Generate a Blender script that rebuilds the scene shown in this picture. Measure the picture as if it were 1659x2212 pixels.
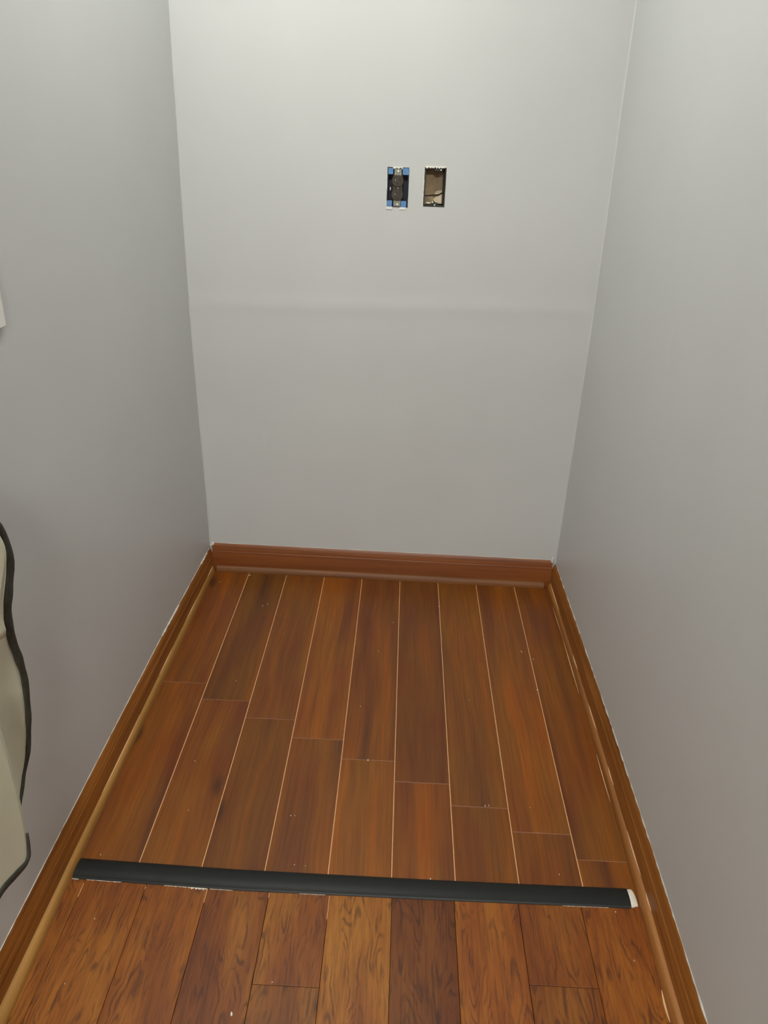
import bpy, bmesh, math, random
from mathutils import Vector, Matrix

random.seed(7)
for o in list(bpy.data.objects):
    bpy.data.objects.remove(o, do_unlink=True)
scene = bpy.context.scene
COL = scene.collection

# ------------------------------------------------------------------ camera
cam_d = bpy.data.cameras.new('camera')
cam = bpy.data.objects.new('camera', cam_d)
COL.objects.link(cam)
YAW, PITCH, ROLL = 0.0173, -0.4451, 0.0367
M = Matrix.Rotation(YAW, 4, 'Z') @ Matrix.Rotation(math.pi / 2 + PITCH, 4, 'X') @ Matrix.Rotation(ROLL, 4, 'Z')
M.translation = Vector((0.4848, -2.2378, 1.3215))
cam.matrix_world = M
cam_d.sensor_fit = 'VERTICAL'
cam_d.sensor_height = 24.0
cam_d.lens = 24.0 * 1670.3 / 2212.0
cam_d.clip_start = 0.02
scene.camera = cam

# ------------------------------------------------------------------ world, exposure, lamp
world = bpy.data.worlds.new('world')
scene.world = world
world.use_nodes = True
world.node_tree.nodes['Background'].inputs[0].default_value = (0.5, 0.5, 0.5, 1)
world.node_tree.nodes['Background'].inputs[1].default_value = 0.0
vs = scene.view_settings
vs.view_transform = 'Standard'
vs.look = 'None'
vs.gamma = 1.0
vs.use_curve_mapping = False
vs.exposure = 0.0

LAMP_COLOR = (1.0, 0.985, 0.92)
# round flush ceiling lamps: place, radius, emission
LAMPS = [((0.17, -0.72, 2.44), 0.165, 68.0), ((0.45, -3.9, 2.44), 0.26, 176.0)]

# ------------------------------------------------------------------ helpers
def lin(c):
    c = c / 255.0
    return c / 12.92 if c <= 0.04045 else ((c + 0.055) / 1.055) ** 2.4

def rgb(r, g, b):
    return (lin(r), lin(g), lin(b), 1.0)

def tag(o, label=None, cat=None, group=None, kind=None):
    if label: o['label'] = label
    if cat: o['category'] = cat
    if group: o['group'] = group
    if kind: o['kind'] = kind
    return o

def link(name, me, mat=None, parent=None, smooth=False):
    o = bpy.data.objects.new(name, me)
    COL.objects.link(o)
    if mat: me.materials.append(mat)
    if parent is not None: o.parent = parent
    if smooth:
        for p in me.polygons: p.use_smooth = True
    return o

def obj_bm(name, bm, mat=None, parent=None, smooth=False, recalc=True):
    if recalc:
        bmesh.ops.recalc_face_normals(bm, faces=bm.faces)
    me = bpy.data.meshes.new(name)
    bm.to_mesh(me); bm.free()
    return link(name, me, mat, parent, smooth)

def empty(name, loc):
    o = bpy.data.objects.new(name, None)
    COL.objects.link(o)
    o.location = loc
    o.empty_display_size = 0.05
    return o

def box(bm, x0, x1, y0, y1, z0, z1, bevel=0.0, seg=1):
    r = bmesh.ops.create_cube(bm, size=1.0)
    vs_ = r['verts']
    bmesh.ops.scale(bm, vec=(x1 - x0, y1 - y0, z1 - z0), verts=vs_)
    bmesh.ops.translate(bm, vec=((x0 + x1) / 2, (y0 + y1) / 2, (z0 + z1) / 2), verts=vs_)
    if bevel > 0:
        es = set()
        for v in vs_:
            es.update(v.link_edges)
        bmesh.ops.bevel(bm, geom=list(es), offset=bevel, segments=seg, affect='EDGES', profile=0.5)

def box_obj(name, d, mat, parent=None, bevel=0.0, seg=1, smooth=False):
    """d = x0,x1,y0,y1,z0,z1 relative to the parent"""
    bm = bmesh.new(); box(bm, *d, bevel=bevel, seg=seg)
    return obj_bm(name, bm, mat, parent, smooth)

def interp(pts, t):
    """piecewise linear through (t, value) pairs sorted by t"""
    if t <= pts[0][0]: return pts[0][1]
    for (a, va), (b, vb) in zip(pts, pts[1:]):
        if t <= b:
            f = (t - a) / (b - a)
            return va + (vb - va) * f
    return pts[-1][1]

def smooth_interp(pts, t):
    """cosine-free smooth interpolation (Catmull-Rom over values)"""
    if t <= pts[0][0]: return pts[0][1]
    if t >= pts[-1][0]: return pts[-1][1]
    for i in range(len(pts) - 1):
        if t <= pts[i + 1][0]:
            a, b = pts[i], pts[i + 1]
            f = (t - a[0]) / (b[0] - a[0])
            def slope(k):
                if k <= 0: return (pts[1][1] - pts[0][1]) / (pts[1][0] - pts[0][0])
                if k >= len(pts) - 1: return (pts[-1][1] - pts[-2][1]) / (pts[-1][0] - pts[-2][0])
                return (pts[k + 1][1] - pts[k - 1][1]) / (pts[k + 1][0] - pts[k - 1][0])
            h = b[0] - a[0]
            m0, m1 = slope(i) * h, slope(i + 1) * h
            f2, f3 = f * f, f * f * f
            return (2*f3-3*f2+1)*a[1] + (f3-2*f2+f)*m0 + (-2*f3+3*f2)*b[1] + (f3-f2)*m1

def loft(bm, rings, close_ring=True, caps=True):
    rv = [[bm.verts.new(p) for p in r] for r in rings]
    n = len(rings[0])
    for a, b in zip(rv, rv[1:]):
        for i in range(n if close_ring else n - 1):
            j = (i + 1) % n
            bm.faces.new((a[i], a[j], b[j], b[i]))
    if caps and close_ring:
        bm.faces.new(rv[0]); bm.faces.new(list(reversed(rv[-1])))

# ------------------------------------------------------------------ materials
def new_mat(name):
    m = bpy.data.materials.new(name); m.use_nodes = True
    nt = m.node_tree
    return m, nt, nt.nodes['Principled BSDF']

def N(nt, typ, **kw):
    n = nt.nodes.new(typ)
    for k, v in kw.items():
        if k.startswith('i_'):
            n.inputs[int(k[2:])].default_value = v
        else:
            setattr(n, k, v)
    return n

def L(nt, a, b): nt.links.new(a, b)

def ramp(nt, stops, interp_='LINEAR'):
    r = nt.nodes.new('ShaderNodeValToRGB')
    e = r.color_ramp.elements
    while len(e) < len(stops): e.new(0.5)
    for el, (p, c) in zip(e, stops):
        el.position = p; el.color = c
    r.color_ramp.interpolation = interp_
    return r

def noise(nt, vec, scale=1.0, detail=3.0, rough=0.55, dist=0.0):
    n = nt.nodes.new('ShaderNodeTexNoise')
    n.inputs['Scale'].default_value = scale
    n.inputs['Detail'].default_value = detail
    n.inputs['Roughness'].default_value = rough
    n.inputs['Distortion'].default_value = dist
    if vec is not None: L(nt, vec, n.inputs['Vector'])
    return n

def mix(nt, a, b, fac, mode='MIX'):
    m = nt.nodes.new('ShaderNodeMix'); m.data_type = 'RGBA'; m.blend_type = mode
    m.clamp_factor = True
    if hasattr(fac, 'is_linked') or hasattr(fac, 'links'): L(nt, fac, m.inputs[0])
    else: m.inputs[0].default_value = fac
    for s, k in ((a, 6), (b, 7)):
        if isinstance(s, tuple): m.inputs[k].default_value = s
        else: L(nt, s, m.inputs[k])
    return m.outputs[2]

def mapping(nt, vec, scale, loc=(0, 0, 0)):
    mp = nt.nodes.new('ShaderNodeMapping')
    mp.inputs['Scale'].default_value = scale
    mp.inputs['Location'].default_value = loc
    L(nt, vec, mp.inputs['Vector'])
    return mp.outputs[0]

def mth(nt, op, a, b=None):
    m = nt.nodes.new('ShaderNodeMath'); m.operation = op
    for k, s in ((0, a), (1, b)):
        if s is None: continue
        if isinstance(s, (int, float)): m.inputs[k].default_value = s
        else: L(nt, s, m.inputs[k])
    return m.outputs[0]

def simple(name, col, rough=0.5, metal=0.0, spec=0.5, vary=0.0, vscale=40.0, bump=0.0):
    m, nt, b = new_mat(name)
    b.inputs['Roughness'].default_value = rough
    b.inputs['Metallic'].default_value = metal
    b.inputs['Specular IOR Level'].default_value = spec
    tc = N(nt, 'ShaderNodeTexCoord')
    n = noise(nt, tc.outputs['Object'], vscale, 3)
    dark = tuple(c * (1 - vary) for c in col[:3]) + (1,)
    r = ramp(nt, [(0.3, dark), (0.7, col)])
    L(nt, n.outputs[0], r.inputs[0])
    L(nt, r.outputs[0], b.inputs['Base Color'])
    if bump:
        bp = N(nt, 'ShaderNodeBump'); bp.inputs['Strength'].default_value = bump
        bp.inputs['Distance'].default_value = 0.001
        L(nt, n.outputs[0], bp.inputs['Height']); L(nt, bp.outputs[0], b.inputs['Normal'])
    return m

def paint_mat(name, col, rough):
    m, nt, b = new_mat(name)
    tc = N(nt, 'ShaderNodeTexCoord')
    n1 = noise(nt, tc.outputs['Object'], 2.2, 2)
    c2 = tuple(c * 0.965 for c in col[:3]) + (1,)
    r = ramp(nt, [(0.35, c2), (0.65, col)])
    L(nt, n1.outputs[0], r.inputs[0])
    # faint pale scuffs
    ns = noise(nt, mapping(nt, tc.outputs['Object'], (9, 9, 3.5), (3.1, 0.4, 1.7)), 1.0, 4, 0.6)
    rs = ramp(nt, [(0.70, (0, 0, 0, 1)), (0.80, (0.16, 0.16, 0.16, 1))])
    L(nt, ns.outputs[0], rs.inputs[0])
    c = mix(nt, r.outputs[0], (0.75, 0.75, 0.72, 1), rs.outputs[0])
    L(nt, c, b.inputs['Base Color'])
    b.inputs['Roughness'].default_value = rough
    b.inputs['Specular IOR Level'].default_value = 0.35
    n2 = noise(nt, tc.outputs['Object'], 420, 2)
    n3 = noise(nt, tc.outputs['Object'], 5, 2)
    h = mth(nt, 'ADD', mth(nt, 'MULTIPLY', n2.outputs[0], 0.06), mth(nt, 'MULTIPLY', n3.outputs[0], 1.0))
    bp = N(nt, 'ShaderNodeBump'); bp.inputs['Strength'].default_value = 0.25
    bp.inputs['Distance'].default_value = 0.004
    L(nt, h, bp.inputs['Height']); L(nt, bp.outputs[0], b.inputs['Normal'])
    return m

WALL = paint_mat('wall_paint', rgb(198, 200.5, 200), 0.42)
CEIL = paint_mat('ceiling_paint', rgb(225, 224, 218), 0.8)

def plank_coords(nt):
    tc = N(nt, 'ShaderNodeTexCoord'); oi = N(nt, 'ShaderNodeObjectInfo')
    off = N(nt, 'ShaderNodeCombineXYZ')
    L(nt, mth(nt, 'MULTIPLY', oi.outputs['Random'], 37.0), off.inputs[0])
    L(nt, mth(nt, 'MULTIPLY', oi.outputs['Random'], 91.0), off.inputs[1])
    L(nt, mth(nt, 'MULTIPLY', oi.outputs['Random'], 13.0), off.inputs[2])
    va = N(nt, 'ShaderNodeVectorMath', operation='ADD')
    L(nt, tc.outputs['Object'], va.inputs[0]); L(nt, off.outputs[0], va.inputs[1])
    return va.outputs[0], oi

def back_plank_mat():
    m, nt, b = new_mat('acacia_laminate')
    v, oi = plank_coords(nt)
    warp = noise(nt, mapping(nt, v, (7, 2.5, 1)), 1.0, 2)
    vw = N(nt, 'ShaderNodeVectorMath', operation='MULTIPLY_ADD')
    L(nt, warp.outputs['Color'], vw.inputs[0]); vw.inputs[1].default_value = (0.035, 0.0, 0.0); L(nt, v, vw.inputs[2])
    vv = vw.outputs[0]
    broad = noise(nt, mapping(nt, vv, (22, 1.3, 1)), 1.0, 2.5, 0.5)
    fine = noise(nt, mapping(nt, vv, (190, 5, 1)), 1.0, 3, 0.6)
    blot = noise(nt, mapping(nt, v, (9, 5, 1), (5, 5, 0)), 1.0, 2)
    r = ramp(nt, [(0.27, rgb(74, 42, 25)), (0.41, rgb(104, 58, 22)), (0.55, rgb(121, 72, 20)), (0.72, rgb(142, 78, 10))])
    L(nt, broad.outputs[0], r.inputs[0])
    rb = ramp(nt, [(0.35, rgb(112, 52, 14)), (0.65, rgb(118, 74, 20))])
    L(nt, blot.outputs[0], rb.inputs[0])
    c = mix(nt, r.outputs[0], rb.outputs[0], 0.35)
    rf = ramp(nt, [(0.3, (0.72, 0.70, 0.70, 1)), (0.62, (1.08, 1.06, 1.04, 1))])
    L(nt, fine.outputs[0], rf.inputs[0])
    c = mix(nt, c, rf.outputs[0], 0.8, 'MULTIPLY')
    # knots
    vo = N(nt, 'ShaderNodeTexVoronoi'); vo.inputs['Scale'].default_value = 1.0
    L(nt, mapping(nt, vv, (6.5, 2.6, 0.0)), vo.inputs['Vector'])
    rk = ramp(nt, [(0.02, (1, 1, 1, 1)), (0.13, (0, 0, 0, 1))], 'EASE')
    L(nt, vo.outputs['Distance'], rk.inputs[0])
    c = mix(nt, c, rgb(48, 28, 15), mth(nt, 'MULTIPLY', rk.outputs[0], 0.7))
    c = mix(nt, c, oi.outputs['Color'], 1.0, 'MULTIPLY')
    L(nt, c, b.inputs['Base Color'])
    rr = ramp(nt, [(0.3, (0.34, 0.34, 0.34, 1)), (0.7, (0.46, 0.46, 0.46, 1))])
    L(nt, blot.outputs[0], rr.inputs[0]); L(nt, rr.outputs[0], b.inputs['Roughness'])
    b.inputs['Specular IOR Level'].default_value = 0.34
    bp = N(nt, 'ShaderNodeBump'); bp.inputs['Strength'].default_value = 0.12; bp.inputs['Distance'].default_value = 0.0008
    L(nt, fine.outputs[0], bp.inputs['Height']); L(nt, bp.outputs[0], b.inputs['Normal'])
    return m

def front_plank_mat():
    m, nt, b = new_mat('hickory_laminate')
    v, oi = plank_coords(nt)
    base = noise(nt, mapping(nt, v, (14, 2.6, 1)), 1.0, 3)
    r = ramp(nt, [(0.3, rgb(102, 52, 14)), (0.48, rgb(124, 68, 15)), (0.68, rgb(146, 91, 28))])
    L(nt, base.outputs[0], r.inputs[0])
    # figure: contour lines of a stretched noise field
    warp = noise(nt, mapping(nt, v, (42, 26, 1)), 1.0, 2)
    vw = N(nt, 'ShaderNodeVectorMath', operation='MULTIPLY_ADD')
    L(nt, warp.outputs['Color'], vw.inputs[0]); vw.inputs[1].default_value = (0.012, 0.03, 0.0); L(nt, v, vw.inputs[2])
    fld = noise(nt, mapping(nt, vw.outputs[0], (20, 3.2, 1)), 1.0, 1.5)
    s = mth(nt, 'SINE', mth(nt, 'MULTIPLY', fld.outputs[0], 120.0))
    rl = ramp(nt, [(0.50, (0, 0, 0, 1)), (0.98, (1, 1, 1, 1))])
    L(nt, mth(nt, 'ADD', mth(nt, 'MULTIPLY', s, 0.5), 0.5), rl.inputs[0])
    msk = noise(nt, mapping(nt, v, (48, 14, 1), (9, 2, 0)), 1.0, 3)
    rm = ramp(nt, [(0.42, (0, 0, 0, 1)), (0.60, (1, 1, 1, 1))])
    L(nt, msk.outputs[0], rm.inputs[0])
    fac = mth(nt, 'MULTIPLY', mth(nt, 'MULTIPLY', rl.outputs[0], rm.outputs[0]), 0.66)
    c = mix(nt, r.outputs[0], rgb(64, 32, 16), fac)
    fine = noise(nt, mapping(nt, v, (230, 12, 1)), 1.0, 3, 0.65)
    rf = ramp(nt, [(0.34, (0.68, 0.64, 0.62, 1)), (0.58, (1.05, 1.04, 1.03, 1))])
    L(nt, fine.outputs[0], rf.inputs[0])
    c = mix(nt, c, rf.outputs[0], 0.85, 'MULTIPLY')
    c = mix(nt, c, oi.outputs['Color'], 1.0, 'MULTIPLY')
    L(nt, c, b.inputs['Base Color'])
    b.inputs['Roughness'].default_value = 0.45
    b.inputs['Specular IOR Level'].default_value = 0.35
    bp = N(nt, 'ShaderNodeBump'); bp.inputs['Strength'].default_value = 0.25; bp.inputs['Distance'].default_value = 0.0008
    L(nt, fine.outputs[0], bp.inputs['Height']); L(nt, bp.outputs[0], b.inputs['Normal'])
    return m

def trim_mat(name, dark, light, axis, rough=0.36):
    m, nt, b = new_mat(name)
    tc = N(nt, 'ShaderNodeTexCoord')
    sc = (2.2, 90, 90) if axis == 'x' else (90, 2.2, 90)
    n = noise(nt, mapping(nt, tc.outputs['Object'], sc), 1.0, 3, 0.55, 0.4)
    sc2 = (1.6, 8, 8) if axis == 'x' else (8, 1.6, 8)
    n2 = noise(nt, mapping(nt, tc.outputs['Object'], sc2), 1.0, 2)
    r = ramp(nt, [(0.33, dark), (0.66, light)])
    L(nt, mth(nt, 'ADD', mth(nt, 'MULTIPLY', n.outputs[0], 0.6), mth(nt, 'MULTIPLY', n2.outputs[0], 0.4)), r.inputs[0])
    L(nt, r.outputs[0], b.inputs['Base Color'])
    b.inputs['Roughness'].default_value = rough
    b.inputs['Specular IOR Level'].default_value = 0.4
    return m

BACKP = back_plank_mat()
FRONTP = front_plank_mat()
BASE_L = trim_mat('stained_base_left', rgb(104, 58, 20), rgb(162, 102, 42), 'y')
BASE_R = trim_mat('stained_base_right', rgb(104, 58, 22), rgb(152, 96, 40), 'y')
BASE_B = trim_mat('stained_base_back', rgb(104, 54, 20), rgb(136, 78, 34), 'x', 0.38)
SHOE_L = trim_mat('golden_shoe', rgb(142, 100, 46), rgb(174, 128, 66), 'y', 0.5)
SHOE_R = trim_mat('brown_shoe_right', rgb(118, 72, 32), rgb(160, 106, 52), 'y', 0.45)
SHOE_B = trim_mat('brown_shoe_back', rgb(96, 56, 26), rgb(128, 82, 42), 'x', 0.5)
FILLER = simple('pale_seam_filler', rgb(224, 172, 122), 0.7, vary=0.2, vscale=60)
FILLER_DIM = simple('dull_joint_filler', rgb(150, 104, 80), 0.7, vary=0.25, vscale=60)
DARKGAP = simple('dark_seam', rgb(40, 24, 18), 0.8, vary=0.3)
CAULK = simple('white_caulk', rgb(226, 219, 206), 0.6, vary=0.15, vscale=90, bump=0.3)
CAULK_GREY = simple('grey_caulk', rgb(202, 198, 188), 0.6, vary=0.3, vscale=30)
RAW = simple('raw_wood_edge', rgb(222, 178, 134), 0.7, vary=0.2)
SUB = simple('subfloor', rgb(120, 100, 80), 0.9, vary=0.2)
RUBBER = simple('black_rubber', rgb(19, 22, 21), 0.5, spec=0.35, vary=0.25, vscale=22, bump=0.1)
WHITE = simple('white_plastic', rgb(226, 225, 220), 0.35, vary=0.02)
BLUE = simple('blue_plastic', rgb(24, 40, 68), 0.45, vary=0.2)
BLUE_TAB = simple('blue_tab_plastic', rgb(92, 140, 192), 0.45, vary=0.2, vscale=200)
BROWN = simple('brown_bakelite', rgb(60, 50, 40), 0.2, vary=0.15)
BLACK = simple('black_slot', rgb(14, 13, 12), 0.5)
STEEL = simple('galvanised_steel', rgb(150, 150, 140), 0.45, metal=0.7, vary=0.3, vscale=150)
BRIGHT = simple('bright_screw', rgb(235, 235, 230), 0.4, metal=0.2)
DARKBOX = simple('dark_grey_plastic', rgb(48, 48, 45), 0.5, vary=0.3, vscale=120)
KRAFT = simple('kraft_paper', rgb(196, 172, 138), 0.85, vary=0.22, vscale=60)
PALEPAPER = simple('pale_torn_paper', rgb(240, 222, 190), 0.85, vary=0.15, vscale=120)
GYPSUM = simple('gypsum_edge', rgb(232, 230, 220), 0.8, vary=0.1)
CLOTH = simple('cream_cloth', rgb(206, 204, 182), 0.85, spec=0.2, vary=0.06, vscale=18)
BINDING = simple('charcoal_binding', rgb(62, 62, 54), 0.6, spec=0.3, vary=0.35, vscale=70)

# ------------------------------------------------------------------ setting: wall surfaces
H_CEIL = 2.44
Y_FRONT = -2.6      # the alcove's side walls end here and a wider room begins
ROOM = (-1.7, 2.7, -5.2)
def yback(x, z=0.0):
    z0 = 0.884 + 0.026 * x
    d = (z - z0)
    return 0.030 - 0.0135 * x - 0.0014 * math.exp(-(d / 0.024) ** 2)
LB = [(-3.2, -0.1415), (-1.2, -0.1410), (-0.5, -0.1390), (0.03, -0.1335)]
def xleft(y, z):
    return interp(LB, y) + smooth_interp([(0.0, 0.0), (0.2, 0.001), (0.82, -0.0090), (1.62, -0.0045), (2.44, 0.002)], z)
RB = [(-3.2, 1.0055), (-1.47, 1.0080), (-1.2, 1.0140), (-0.8, 1.0180), (0.03, 1.0180)]
def xright(y, z):
    return interp(RB, y) + smooth_interp([(0.0, 0.0), (0.2, 0.0015), (0.87, 0.0050), (1.65, -0.0025), (2.44, 0.0)], z)

def surface_wall(name, us, zs, fn, out, label):
    """grid surface with real thickness away from the room"""
    bm = bmesh.new()
    ox, oy = out
    F = [[bm.verts.new(fn(u, z)) for z in zs] for u in us]
    B = [[bm.verts.new((F[i][j].co.x + ox, F[i][j].co.y + oy, zs[j])) for j in range(len(zs))] for i in range(len(us))]
    nu, nz = len(us), len(zs)
    for i in range(nu - 1):
        for j in range(nz - 1):
            bm.faces.new((F[i][j], F[i + 1][j], F[i + 1][j + 1], F[i][j + 1]))
            bm.faces.new((B[i][j], B[i][j + 1], B[i + 1][j + 1], B[i + 1][j]))
    for i in range(nu - 1):
        for j in (0, nz - 1):
            bm.faces.new((F[i][j], B[i][j], B[i + 1][j], F[i + 1][j]))
    for j in range(nz - 1):
        for i in (0, nu - 1):
            bm.faces.new((F[i][j], F[i][j + 1], B[i][j + 1], B[i][j]))
    o = obj_bm(name, bm, WALL, smooth=False)
    for p in o.data.polygons: p.use_smooth = True
    o.data.set_sharp_from_angle(angle=math.radians(40))
    return tag(o, label, 'wall', kind='structure')

def frange(a, b, n): return [a + (b - a) * i / n for i in range(n + 1)]

ysw = frange(Y_FRONT, -1.5, 4) + frange(-1.5, 0.036, 16)[1:]
zsw = frange(0.0, H_CEIL, 20)
wall_left = surface_wall('wall_left', ysw, zsw, lambda y, z: (xleft(y, z), y, z), (-0.10, 0), 'pale grey painted side wall with a white plate and hanging cloth')
wall_right = surface_wall('wall_right', ysw, zsw, lambda y, z: (xright(y, z), y, z), (0.10, 0), 'bare pale grey painted side wall, facing the one with the cloth')
rx0, rx1, ry = ROOM
def plain_wall(name, d, label):
    return tag(box_obj(name, d, WALL), label, 'wall', kind='structure')
plain_wall('wall_front', (rx0 - 0.1, rx1 + 0.1, ry - 0.1, ry, 0, H_CEIL), 'pale grey painted wall opposite the electrical boxes')
plain_wall('wall_room_left', (rx0 - 0.1, rx0, ry, Y_FRONT, 0, H_CEIL), 'pale grey painted wall of the wider room on the cloth side')
plain_wall('wall_room_right', (rx1, rx1 + 0.1, ry, Y_FRONT, 0, H_CEIL), 'pale grey painted wall of the wider room on the bare side')
plain_wall('wall_return_left', (rx0 - 0.1, -0.2391, Y_FRONT, Y_FRONT + 0.1, 0, H_CEIL), 'pale grey painted return wall beside the alcove on the cloth side')
plain_wall('wall_return_right', (1.1041, rx1 + 0.1, Y_FRONT, Y_FRONT + 0.1, 0, H_CEIL), 'pale grey painted return wall beside the alcove on the bare side')

# back wall with two cut-outs
HOLES = [(0.4215, 0.4800, 1.1640, 1.2640), (0.5210, 0.5795, 1.1685, 1.2690)]
xs = sorted(set([-0.16, -0.05, 0.05, 0.15, 0.25, 0.35, 0.65, 0.75, 0.85, 0.95, 1.05] + [h[0] for h in HOLES] + [h[1] for h in HOLES]))
zs = sorted(set(frange(0.0, 0.80, 5) + frange(0.80, 1.0, 28) + frange(1.0, 2.44, 10) + [h[2] for h in HOLES] + [h[3] for h in HOLES]))
bm = bmesh.new()
F = [[bm.verts.new((x, yback(x, z), z)) for z in zs] for x in xs]
TH = 0.013
Bk = [[bm.verts.new((x, yback(x) + TH, z)) for z in zs] for x in xs]
def in_hole(x, z): return any(h[0] < x < h[1] and h[2] < z < h[3] for h in HOLES)
solid = [[not in_hole((xs[i] + xs[i + 1]) / 2, (zs[j] + zs[j + 1]) / 2) for j in range(len(zs) - 1)] for i in range(len(xs) - 1)]
ni, nj = len(xs) - 1, len(zs) - 1
for i in range(ni):
    for j in range(nj):
        if not solid[i][j]: continue
        bm.faces.new((F[i][j], F[i + 1][j], F[i + 1][j + 1], F[i][j + 1]))
        bm.faces.new((Bk[i][j], Bk[i][j + 1], Bk[i + 1][j + 1], Bk[i + 1][j]))
        for di, dj, a, b_ in ((-1, 0, (i, j), (i, j + 1)), (1, 0, (i + 1, j), (i + 1, j + 1)), (0, -1, (i, j), (i + 1, j)), (0, 1, (i, j + 1), (i + 1, j + 1))):
            p, q = i + di, j + dj
            if p < 0 or q < 0 or p >= ni or q >= nj or not solid[p][q]:
                bm.faces.new((F[a[0]][a[1]], F[b_[0]][b_[1]], Bk[b_[0]][b_[1]], Bk[a[0]][a[1]]))
wall_back = obj_bm('wall_back', bm, WALL)
for p in wall_back.data.polygons: p.use_smooth = True
wall_back.data.set_sharp_from_angle(angle=math.radians(40))
tag(wall_back, 'pale grey painted end wall with two electrical cut-outs', 'wall', kind='structure')

# painted caulk fillets in the two vertical corners
def corner_fillet(side):
    bm = bmesh.new(); rings = []
    for k in range(25):
        z = 0.085 + (H_CEIL - 0.09) * k / 24
        if side < 0:
            x = xleft(0.03, z); y = yback(x, z)
        else:
            x = xright(0.015, z); y = yback(x, z)
        w = 0.0042 + 0.0012 * math.sin(k * 1.9)
        x += 0.0005 * side; y += 0.0005
        rings.append([(x, y, z), (x - side * w, y, z), (x, y - w, z)])
    loft(bm, rings)
    return obj_bm('corner_caulk', bm, WALL, wall_back)
corner_fillet(-1); corner_fillet(1)

bm = bmesh.new(); box(bm, rx0 - 0.1, rx1 + 0.1, ry - 0.1, 0.15, H_CEIL, H_CEIL + 0.08)
ceil = obj_bm('ceiling', bm, CEIL)
tag(ceil, 'white painted ceiling carrying the round lamps', 'ceiling', kind='structure')

# ------------------------------------------------------------------ floor: slab and planks
floor = box_obj('floor', (-0.20, 1.08, Y_FRONT, 0.10, -0.06, -0.009), SUB)
tag(floor, 'brown wood plank floor of two patterns parted by a black strip', 'floor', kind='structure')

rf = box_obj('floor', (rx0 - 0.1, rx1 + 0.1, ry - 0.1, Y_FRONT - 0.0005, -0.06, 0.0), FRONTP)
tag(rf, 'brown wood floor of the wider room beyond the alcove', 'floor', kind='structure')

def plank(x0, x1, y0, y1, mat, tint, gx, gy):
    w, l = (x1 - x0) - gx, (y1 - y0) - gy
    bm = bmesh.new(); box(bm, -w / 2, w / 2, -l / 2, l / 2, -0.008, 0.0)
    es = [e for e in bm.edges if all(v.co.z > -0.001 for v in e.verts)]
    bmesh.ops.bevel(bm, geom=es, offset=0.0005, segments=1, affect='EDGES')
    o = obj_bm('plank', bm, mat, floor)
    o.location = ((x0 + x1) / 2, (y0 + y1) / 2, 0)
    o.color = tuple(tint) + (1,)
    return o

PW = 0.127
Y_SPLIT = -1.180
XL0, XR0 = -0.128, 1.006
tints_far = [(1.06, .98, .92), (.78, .80, .84), (.98, .98, 1.0), (1.22, 1.18, 1.0), (1.0, .96, .94), (.86, .82, .88), (.95, .98, 1.0), (1.08, 1.04, .94), (.98, .95, .92)]
tints_near = [(1.0, .95, .92), (1.05, 1.04, .98), (.82, .82, .84), (.98, .98, 1.0), (1.10, 1.10, 1.04), (1.02, 1.0, .96), (.84, .84, .86), (.96, .94, .92), (1.02, .98, .9)]
SEAM_GAP, JOINT_GAP = 0.0018, 0.0012
def filler(d, mat):
    return box_obj('seam_filler', d, mat, floor)
for k in range(9):
    x0 = XL0 if k == 0 else (k - 1) * PW
    x1 = XR0 if k == 8 else k * PW
    yj = -0.5812 - 0.0639 * k
    plank(x0, x1, yj, 0.020, BACKP, tints_far[k], SEAM_GAP, JOINT_GAP)
    plank(x0, x1, Y_SPLIT, yj, BACKP, tints_near[k], SEAM_GAP, JOINT_GAP)
    filler((x0 + SEAM_GAP / 2, x1 - SEAM_GAP / 2, yj - JOINT_GAP / 2, yj + JOINT_GAP / 2, -0.006, -0.0004), FILLER_DIM)
    if k < 8:
        filler((x1 - SEAM_GAP / 2, x1 + SEAM_GAP / 2, Y_SPLIT, 0.020, -0.006, -0.0003), FILLER)

FS = [XL0, -0.0915, 0.0300, 0.1505, 0.2715, 0.3885, 0.5095, 0.6305, 0.7545, 0.8760, XR0 - 0.002]
FJ = {0: [-1.9], 1: [-1.75], 2: [-1.55, -2.45], 3: [-1.85], 4: [-1.388, -2.3], 5: [-1.66], 6: [-1.95], 7: [-1.56, -2.4], 8: [-1.363, -2.2], 9: [-1.80]}
ft = {0: (.98, .95, .95), 1: (1.0, .97, .95), 2: (1.10, 1.14, 1.12), 3: (.92, .92, .95), 4: (1.0, 1.0, 1.0), 5: (1.14, 1.20, 1.14), 6: (.62, .56, .56), 7: (1.08, 1.02, .92), 8: (.90, .84, .82), 9: (1.0, .90, .80)}
for k in range(10):
    ys = [Y_SPLIT] + FJ[k] + [Y_FRONT]
    for i, (a, b_) in enumerate(zip(ys, ys[1:])):
        t = ft[k] if i == 0 else tuple(c * random.uniform(.85, 1.08) for c in ft[k])
        plank(FS[k], FS[k + 1], b_, a, FRONTP, t, 0.0008, 0.0010)

# ------------------------------------------------------------------ baseboards and shoe mouldings
def sweep_obj(name, stations, mat, label, cat, smooth_angle=35):
    """stations: list of rings of world points"""
    bm = bmesh.new(); loft(bm, stations)
    o = obj_bm(name, bm, mat)
    for p in o.data.polygons: p.use_smooth = True
    o.data.set_sharp_from_angle(angle=math.radians(smooth_angle))
    return tag(o, label, cat, kind='structure')

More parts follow.
